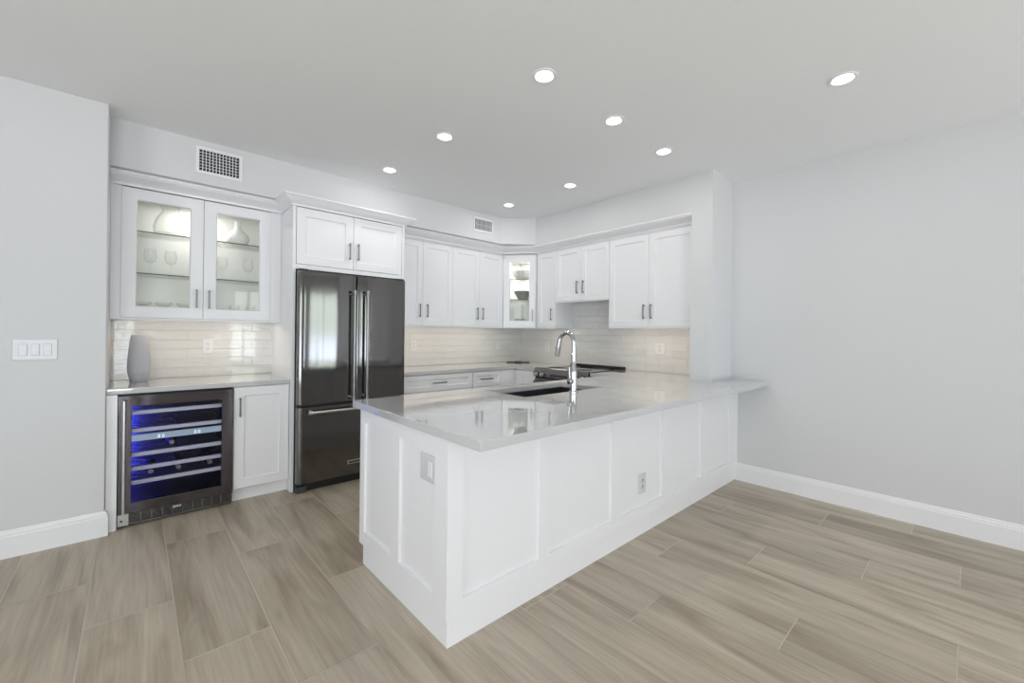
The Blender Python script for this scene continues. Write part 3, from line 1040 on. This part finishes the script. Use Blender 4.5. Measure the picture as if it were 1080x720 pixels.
for xx in (0.0, rw - 0.075):
    obj('roller_foot', B((xx, xx + 0.075, 0.018, 0.055, 0.0, 0.052)), M['body_grey'], fr, bevel=0.004)
for xx in (0.002, rw - 0.07):
    obj('hinge_cover', B((xx, xx + 0.068, 0.03, 0.12, 1.789, 1.806)), M['black'], fr, bevel=0.004)

# ------------------------------------------------------------------ kitchen base run
ks = thing('base_cabinet', 'white drawer base cabinet right of the fridge along the back wall', 'cabinet', (1.928, 3.722, 0))
w1 = 2.793 - 1.928
obj('carcass', B((0, w1, 0.021, 0.60, 0.106, 0.8755)), M['cab'], ks)
obj('toe_kick', B((0, w1, 0.056, 0.075, 0, 0.106)), M['cab'], ks)
door(ks, 0.02, w1 - 0.004, 0.705, 0.868, (0.43, 0.786), rail=0.045, name='drawer', vert=False, hl=0.17)
door(ks, 0.02, w1 / 2 + 0.006, 0.112, 0.700, (w1 / 2 - 0.03, 0.6))
door(ks, w1 / 2 + 0.010, w1 - 0.004, 0.112, 0.700, (w1 / 2 + 0.045, 0.6))
ks = thing('base_cabinet', 'white drawer base cabinet beside the inner corner of the back wall run', 'cabinet', (2.795, 3.722, 0))
w1 = 3.43 - 2.795
obj('carcass', B((0, 4.07 - 2.795, 0.021, 0.60, 0.106, 0.8755)), M['cab'], ks)
obj('toe_kick', B((0, w1, 0.056, 0.075, 0, 0.106)), M['cab'], ks)
door(ks, 0.004, 0.42, 0.705, 0.868, (0.19, 0.787), rail=0.045, name='drawer', vert=False, hl=0.17)
door(ks, 0.004, 0.42, 0.112, 0.700, (0.05, 0.6))
obj('corner_filler', B((0.424, w1 + 0.02, 0.004, 0.021, 0.106, 0.872)), M['cab'], ks)
ks = thing('base_cabinet', 'narrow white base cabinet at the left side of the range', 'cabinet', (3.43, 3.72, 0), RX)
w1 = 3.72 - 3.368
obj('carcass', B((0.024, w1, 0.021, 0.64, 0.106, 0.8755)), M['cab'], ks)
obj('toe_kick', B((0.06, w1, 0.056, 0.075, 0, 0.106)), M['cab'], ks)
obj('corner_filler', B((0.004, 0.027, 0.004, 0.0205, 0.106, 0.872)), M['cab'], ks)
door(ks, 0.030, w1 - 0.003, 0.112, 0.868, None, rail=0.06)
ks = thing('base_cabinet', 'white base cabinet right of the range behind the peninsula', 'cabinet', (3.43, 2.590, 0), RX)
w1 = 2.590 - 2.32
obj('carcass', B((0.004, w1, 0.021, 0.64, 0.106, 0.8755)), M['cab'], ks)
obj('toe_kick', B((0.004, w1, 0.056, 0.075, 0, 0.106)), M['cab'], ks)
door(ks, 0.006, w1 - 0.01, 0.112, 0.868, None, rail=0.06)

bm = gridslab([1.926, 3.42, XK - 0.010], [3.364, 3.712, SPL - 0.001], lambda x, y: x > 3.42 or y > 3.712, ZB, ZC)
o = obj('corner_countertop', bm, M['quartz'], bevel=0.003)
tag(o, 'grey quartz L-shaped countertop running along the back wall to the range', 'countertop')

o = thing('tray', 'thin dark tray lying on the counter in the kitchen corner', 'tray', (3.86, 4.13, ZC), math.radians(-42))
obj('board', B((-0.155, 0.155, -0.09, 0.09, 0.001, 0.008)), M['tray'], o, bevel=0.003)
obj('knob', B((-0.045, 0.045, -0.02, 0.02, 0.008, 0.020)), M['tray'], o, bevel=0.003)

# range
rg = thing('range', 'stainless slide-in range with black glass cooktop and front knobs', 'range', (3.385, 3.361, 0), RX)
rw_ = 3.361 - 2.598
obj('body', B((0.002, rw_ - 0.002, 0.06, 0.69, 0.05, 0.905)), M['range'], rg)
obj('cooktop', B((0.0, rw_, 0.035, 0.665, 0.905, 0.921)), M['gloss_black'], rg, bevel=0.003)
for cx_, cy_, r_ in ((0.19, 0.20, 0.11), (0.57, 0.20, 0.09), (0.19, 0.48, 0.075), (0.57, 0.48, 0.10)):
    bm = bmesh.new()
    for rr in (r_, r_ * 0.62):
        lathe([(rr - 0.0015, 0.0), (rr - 0.0015, 0.0004), (rr + 0.0015, 0.0004), (rr + 0.0015, 0.0)], 40, cx_, cy_, 0.921, bm)
    obj('burner_ring', bm, M['plastic_grey'], rg)
obj('rear_trim', B((0.0, rw_, 0.645, 0.695, 0.905, 0.946)), M['black'], rg, bevel=0.008)
cpnl = obj('control_panel', prism([(0.0, 0.0), (0.04, 0.0), (0.04, 0.1), (0.0, 0.1)], 0, 0.001), M['range'], rg)
bm = bmesh.new()
pr = [(0.0, 0.822), (0.0, 0.865), (0.018, 0.918), (0.06, 0.918), (0.06, 0.822)]
lo = [bm.verts.new((0.0, y, z)) for y, z in pr]
hi = [bm.verts.new((rw_, y, z)) for y, z in pr]
bm.faces.new(lo)
bm.faces.new(hi)
for i in range(5):
    j = (i + 1) % 5
    bm.faces.new((lo[i], lo[j], hi[j], hi[i]))
bpy.data.objects.remove(cpnl)
cpnl = obj('control_panel', bm, M['range'], rg, bevel=0.003)
for xx in (0.055, 0.145, 0.618, 0.708):
    k_ = obj('knob', lathe([(0.024, 0.002), (0.024, -0.010), (0.019, -0.014), (0.018, -0.034), (0.0, -0.036)], 20, xx, 0.003, 0.852, axis='Y'), M['steel'], cpnl, smooth=False)
    obj('knob_skirt', lathe([(0.032, 0.001), (0.032, -0.008), (0.0, -0.008)], 20, xx, 0.002, 0.852, axis='Y'), M['black'], k_)
obj('display', B((0.26, 0.50, -0.0015, 0.002, 0.835, 0.86)), M['gloss_black'], cpnl)
od = obj('oven_door', B((0.004, rw_ - 0.004, 0.012, 0.058, 0.27, 0.800)), M['range'], rg, bevel=0.004)
obj('oven_window', B((0.10, rw_ - 0.10, 0.0105, 0.013, 0.36, 0.68)), M['gloss_black'], od)
obj('handle', bar_handle((0.05, 0.013, 0.765), (rw_ - 0.05, 0.013, 0.765), r=0.011, so=0.05), M['range'], od)
obj('storage_drawer', B((0.004, rw_ - 0.004, 0.012, 0.058, 0.07, 0.262)), M['range'], rg, bevel=0.004)
obj('gap_strip', B((0.004, rw_ - 0.004, 0.03, 0.06, 0.800, 0.822)), M['black'], rg)
obj('toe_base', B((0.01, rw_ - 0.01, 0.08, 0.68, 0.0, 0.05)), M['black'], rg)

# ------------------------------------------------------------------ kitchen wall cabinets
UZ0, UZ1 = 1.385, 2.303


def wall_cab(label, loc, rot, w, zb, doors, depth, split=None):
    t = thing('wall_cabinet', label, 'cabinet', loc, rot, 'white kitchen wall cabinets')
    obj('carcass', B((0.0015, w - 0.0015, 0.021, depth, zb + 0.012, 2.318), (0.0015, 0.018, 0.021, depth, zb - 0.012, zb + 0.012), (w - 0.018, w - 0.0015, 0.021, depth, zb - 0.012, zb + 0.012)), M['cab'], t)
    obj('top_rail', B((0.0015, w - 0.0015, 0.003, 0.0205, 2.306, 2.3183)), M['cab'], t)
    obj('light_rail', B((0.0015, w - 0.0015, 0.003, 0.0205, zb - 0.014, zb - 0.002), (0.018, w - 0.018, 0.0205, 0.034, zb - 0.014, zb + 0.012)), M['cab'], t)
    for d in doors:
        door(t, *d, rail=0.062)
    return t


X0 = 1.926
wall_cab('white two-door wall cabinet right of the fridge above the back counter', (X0, 4.03, 0), 0, 2.722 - X0, UZ0,
         [(0.006, 2.329 - X0, UZ0, UZ1, (2.292 - X0, 1.544)), (2.332 - X0, 2.7205 - X0, UZ0, UZ1, (2.384 - X0, 1.545))], 0.315)
X0 = 2.722
wall_cab('white two-door wall cabinet on the back wall next to the lit corner cabinet', (X0, 4.03, 0), 0, 3.49 - X0, UZ0,
         [(0.0015, 3.1085 - X0, UZ0, UZ1, (3.074 - X0, 1.541)), (3.1115 - X0, 3.488 - X0, UZ0, UZ1, (3.158 - X0, 1.543))], 0.315)
XF = 3.745
DP = XK - XF - 0.003
wall_cab('narrow single-door white wall cabinet between corner glass cabinet and range cabinet', (XF, 3.690, 0), RX, 3.690 - 3.364, UZ0,
         [(0.028, 0.3245, UZ0, UZ1, (0.274, 1.541))], DP)
Y0 = 3.363
wall_cab('short white two-door wall cabinet above the range', (XF, Y0, 0), RX, Y0 - 2.600, 1.692,
         [(0.0015, Y0 - 2.9795, 1.692, UZ1, (Y0 - 3.026, 1.840)), (Y0 - 2.9765, Y0 - 2.6015, 1.692, UZ1, (Y0 - 2.938, 1.840))], DP)
Y0 = 2.599
wall_cab('tall white two-door wall cabinet right of the range beside the wing wall', (XF, Y0, 0), RX, Y0 - 1.670, UZ0,
         [(0.0015, Y0 - 2.139, UZ0, UZ1, (Y0 - 2.183, 1.535)), (Y0 - 2.136, Y0 - 1.672, UZ0, UZ1, (Y0 - 2.104, 1.535))], DP)

# diagonal corner cabinet with a glass door
A_ = Vector((3.493, 4.03))
B_ = Vector((3.745, 3.692))
dw = (B_ - A_).length
ang = math.atan2(B_.y - A_.y, B_.x - A_.x)
dc = thing('corner_glass_cabinet', 'white diagonal corner wall cabinet with a lit glass door full of bowls', 'cabinet', (A_.x, A_.y, 0), ang)


def loc2(x, y):   # world -> local of the corner cabinet
    v = Vector((x, y)) - A_
    c, s = math.cos(-ang), math.sin(-ang)
    return (v.x * c - v.y * s, v.x * s + v.y * c)


poly = [loc2(*p) for p in ((3.494, 4.03 + .0), (3.494, YK - .003), (XK - .003, YK - .003), (XK - .003, 3.6925), (3.745, 3.6925))]
inn = [loc2(*p) for p in ((3.512, 4.045), (3.512, YK - .02), (XK - .02, YK - .02), (XK - .02, 3.710), (3.755, 3.710))]


def wallstrip(bm, pa, pb, z0, z1):
    for (o0, o1), (i0, i1) in zip(zip(pa, pa[1:]), zip(pb, pb[1:])):
        vs_ = [bm.verts.new((x, y, z)) for z in (z0, z1) for x, y in (o0, o1, i1, i0)]
        for f in ((0, 1, 2, 3), (4, 5, 6, 7), (0, 1, 5, 4), (1, 2, 6, 5), (2, 3, 7, 6), (3, 0, 4, 7)):
            bm.faces.new([vs_[q] for q in f])


bm = bmesh.new()
wallstrip(bm, poly, inn, UZ0 - 0.012, 2.318)
for za, zb2 in ((UZ0 - 0.012, UZ0 + 0.02), (2.285, 2.318)):
    pp = prism([(p[0], max(p[1], 0.021)) for p in inn], za, zb2)
    tmp = bpy.data.meshes.new('t')
    pp.to_mesh(tmp)
    bm.from_mesh(tmp)
    pp.free()
obj('carcass', bm, M['cabin'], dc)
door(dc, 0.004, dw - 0.004, UZ0, UZ1, (dw - 0.038, 1.535), True, 0.080)
shelf_poly = [(p[0], max(p[1], 0.03)) for p in inn]
for zz in (1.738, 2.000):
    sh = obj('shelf', prism(shelf_poly, zz - 0.004, zz + 0.004), M['shelf_glass'], dc)
    obj('shelf_edge', B((0.015, dw - 0.015, 0.0265, 0.0295, zz - 0.004, zz + 0.004)), M['shelf_edge'], sh)
mid = (A_ + B_) / 2
nin = Vector((math.cos(ang + PI / 2), math.sin(ang + PI / 2)))   # into the cabinet
lc = mid + nin * 0.17
pl_ = loc2(lc.x, lc.y)
obj('puck_light', lathe([(0.0, 0.0), (0.03, 0.0), (0.032, 0.006)], 20, pl_[0], pl_[1], 2.278), M['lens'], dc)
area('corner_puck', (lc.x, lc.y, 2.275), (0, 0, 0), 0.055, 0.055, 9.0, (1.0, 0.96, 0.90), 'DISK')

o = obj('bowl', lathe([(0.0, 0.0), (0.05, 0.0), (0.06, 0.008), (0.105, 0.05), (0.13, 0.115), (0.126, 0.116), (0.10, 0.055), (0.055, 0.014), (0.0, 0.010)], 72,
                      rmod=lambda a, z: 1 + 0.09 * math.sin(14 * a) * min(1, z / 0.06)), M['white_ceramic'], smooth=True)
o.location = (lc.x, lc.y, 2.0045)
tag(o, 'white fluted bowl on the top shelf of the lit corner cabinet', 'bowl')
o = obj('bowl', lathe([(0.0, 0.0), (0.055, 0.0), (0.065, 0.01), (0.125, 0.115), (0.121, 0.117), (0.06, 0.016), (0.0, 0.012)], 6), M['grey_bowl'], bevel=0.003)
o.location = (lc.x + 0.01, lc.y - 0.01, 1.7425)
tag(o, 'dark grey angular bowl on the middle shelf of the lit corner cabinet', 'bowl')
o = thing('serving_platter', 'pale rectangular platter standing upright on the floor of the corner cabinet', 'platter', (lc.x + nin.x * 0.03, lc.y + nin.y * 0.03, UZ0 + 0.0205), ang)
obj('plate_face', B((-0.12, 0.12, -0.006, 0.006, 0.0, 0.285)), mat('pale_platter', (0.62, 0.62, 0.60), 0.3, noise=0.03), o, bevel=0.005)
obj('rim', B((-0.112, 0.112, -0.010, -0.006, 0.008, 0.016), (-0.112, 0.112, -0.010, -0.006, 0.269, 0.277), (-0.112, -0.104, -0.010, -0.006, 0.016, 0.269), (0.104, 0.112, -0.010, -0.006, 0.016, 0.269)), M['white_ceramic'], o)
o = obj('dish', lathe([(0.0, 0.0), (0.030, 0.0), (0.034, 0.01), (0.066, 0.085), (0.068, 0.092), (0.064, 0.092), (0.031, 0.014), (0.0, 0.010)], 28), M['grey_bowl'], smooth=True)
pd = mid + nin * 0.085
o.location = (pd.x, pd.y, UZ0 + 0.0205)
o.rotation_euler = (0, 0, ang)
tag(o, 'small dark grey dish at the bottom of the corner cabinet in front of the platter', 'dish')

# crown mouldings
CP = [(0.0, 2.3185), (0.010, 2.3185), (0.010, 2.336), (0.020, 2.342), (0.050, 2.350), (0.085, 2.360), (0.112, 2.368), (0.126, 2.379), (0.132, 2.381), (0.132, 2.3965), (0.0, 2.3965)]
CP = [(o_ * 0.8, z_) for o_, z_ in CP]
cm = thing('crown_moulding', 'white crown moulding running along the tops of all the wall cabinets', 'crown moulding', (0, 0, 0))
CF = [(0.0, 2.3185), (0.008, 2.3185), (0.008, 2.332), (0.018, 2.338), (0.040, 2.352), (0.060, 2.372), (0.070, 2.383), (0.080, 2.386), (0.080, 2.3972), (0.0, 2.3972)]
obj('bar_run', sweep([(XL + .001, 4.030), (0.9385, 4.030)], CP), M['cab'], cm)
obj('fridge_run', sweep([(0.9395, 4.02), (0.9395, 3.68), (1.9245, 3.68), (1.9245, 4.02)], CF), M['cab'], cm)
obj('kitchen_run', sweep([(1.9255, 4.030), (3.493, 4.030), (3.745, 3.692), (3.745, 1.669)], CP), M['cab'], cm)

# ------------------------------------------------------------------ under-cabinet lights


def led_bar(label, x0, x1, y, z, power, horizontal=True):
    t = thing('led_light_bar', label, 'light', (0, 0, 0), 0, 'under-cabinet light bars')
    if horizontal:
        obj('housing', B((x0, x1, y - 0.012, y + 0.012, z - 0.004, z)), M['plastic'], t)
        obj('diffuser', B((x0 + 0.005, x1 - 0.005, y - 0.008, y + 0.008, z - 0.008, z - 0.004)), M['warm_lens'], t)
        area('under_cabinet_lamp', ((x0 + x1) / 2, y, z - 0.010), (0, 0, 0), x1 - x0, 0.016, power, (1.0, 0.84, 0.66))
    else:
        obj('housing', B((y - 0.012, y + 0.012, x0, x1, z - 0.004, z)), M['plastic'], t)
        obj('diffuser', B((y - 0.008, y + 0.008, x0 + 0.005, x1 - 0.005, z - 0.008, z - 0.004)), M['warm_lens'], t)
        area('under_cabinet_lamp', (y, (x0 + x1) / 2, z - 0.010), (0, 0, 0), 0.016, x1 - x0, power, (1.0, 0.84, 0.66))


led_bar('warm light bar under the glass-front wine bar cabinet', -0.05, 0.84, 4.085, 1.3915, 0.9)
led_bar('warm light bar under the back wall cabinet next to the fridge', 1.98, 2.68, 4.085, 1.3965, 0.6)
led_bar('warm light bar under the back wall cabinet near the corner', 2.76, 3.44, 4.085, 1.3965, 0.6)
led_bar('warm light bar under the narrow cabinet left of the range', 3.39, 3.66, 3.80, 1.3965, 0.35, False)
led_bar('warm light bar under the wall cabinet right of the range', 1.72, 2.55, 3.80, 1.3965, 0.9, False)

# ------------------------------------------------------------------ ceiling downlights and vents
DL = [(1.654, 1.585, 'round recessed downlight above the near corner of the peninsula'),
      (2.863, 0.484, 'round recessed downlight over the open floor near the right wall'),
      (1.647, 2.564, 'round recessed downlight in front of the fridge, second in the left row'),
      (2.336, 1.598, 'round recessed downlight above the peninsula sink, middle of the front row'),
      (1.637, 3.417, 'round recessed downlight furthest left, close to the soffit above the fridge'),
      (3.005, 1.601, 'round recessed downlight above the far half of the peninsula near the wing wall'),
      (3.036, 3.427, 'round recessed downlight nearest the kitchen corner by the small vent'),
      (3.056, 2.574, 'round recessed downlight in front of the range cabinets'),
      (0.95, 0.484, None), (-0.9, 0.484, None), (2.86, -1.6, None), (0.95, -1.6, None), (-0.9, -1.6, None)]
for x_, y_, lb in DL:
    if lb:
        t = thing('recessed_downlight', lb, 'ceiling light', (x_, y_, H), 0, 'recessed ceiling downlights')
        obj('trim_ring', lathe([(0.066, 0.0), (0.067, -0.003), (0.064, -0.006), (0.052, -0.006), (0.049, -0.002), (0.049, 0.0)], 40), M['trim'], t, smooth=True)
        obj('lens', lathe([(0.0, -0.0025), (0.046, -0.0025), (0.046, 0.0)], 32), M['lens'], t)
        area('downlight_lamp', (x_, y_, H - 0.008), (0, 0, 0), 0.082, 0.082, DOWN, (1.0, 0.965, 0.91), 'DISK')


def vent(label, x0, x1, z0, z1, nv, nh, fw=0.022, duct='black'):
    y = DY0
    t = thing('air_vent', label, 'vent', (0, y, 0))
    bm = bmesh.new()
    open_frame(bm, x0, x1, z0, z1, x0 + fw, x1 - fw, z0 + fw, z1 - fw, -0.009, 0.0)
    obj('frame', bm, M['trim'], t, bevel=0.002)
    bm = bmesh.new()
    for k in range(1, nv):
        xk = x0 + fw + (x1 - x0 - 2 * fw) * k / nv
        box(bm, xk - 0.0022, xk + 0.0022, -0.006, -0.002, z0 + fw, z1 - fw)
    for k in range(1, nh):
        zk = z0 + fw + (z1 - z0 - 2 * fw) * k / nh
        box(bm, x0 + fw, x1 - fw, -0.0075, -0.0055, zk - 0.0016, zk + 0.0016)
    obj('louvres', bm, M['trim'], t)
    obj('duct_opening', B((x0 + fw, x1 - fw, -0.0015, -0.0003, z0 + fw, z1 - fw)), M[duct], t)


vent('white air vent with dark grid on the soffit above the wine bar', 0.325, 0.620, 2.470, 2.670, 12, 7)
vent('small white air vent on the soffit near the kitchen corner', 2.885, 3.180, 2.490, 2.655, 14, 2, duct='duct')
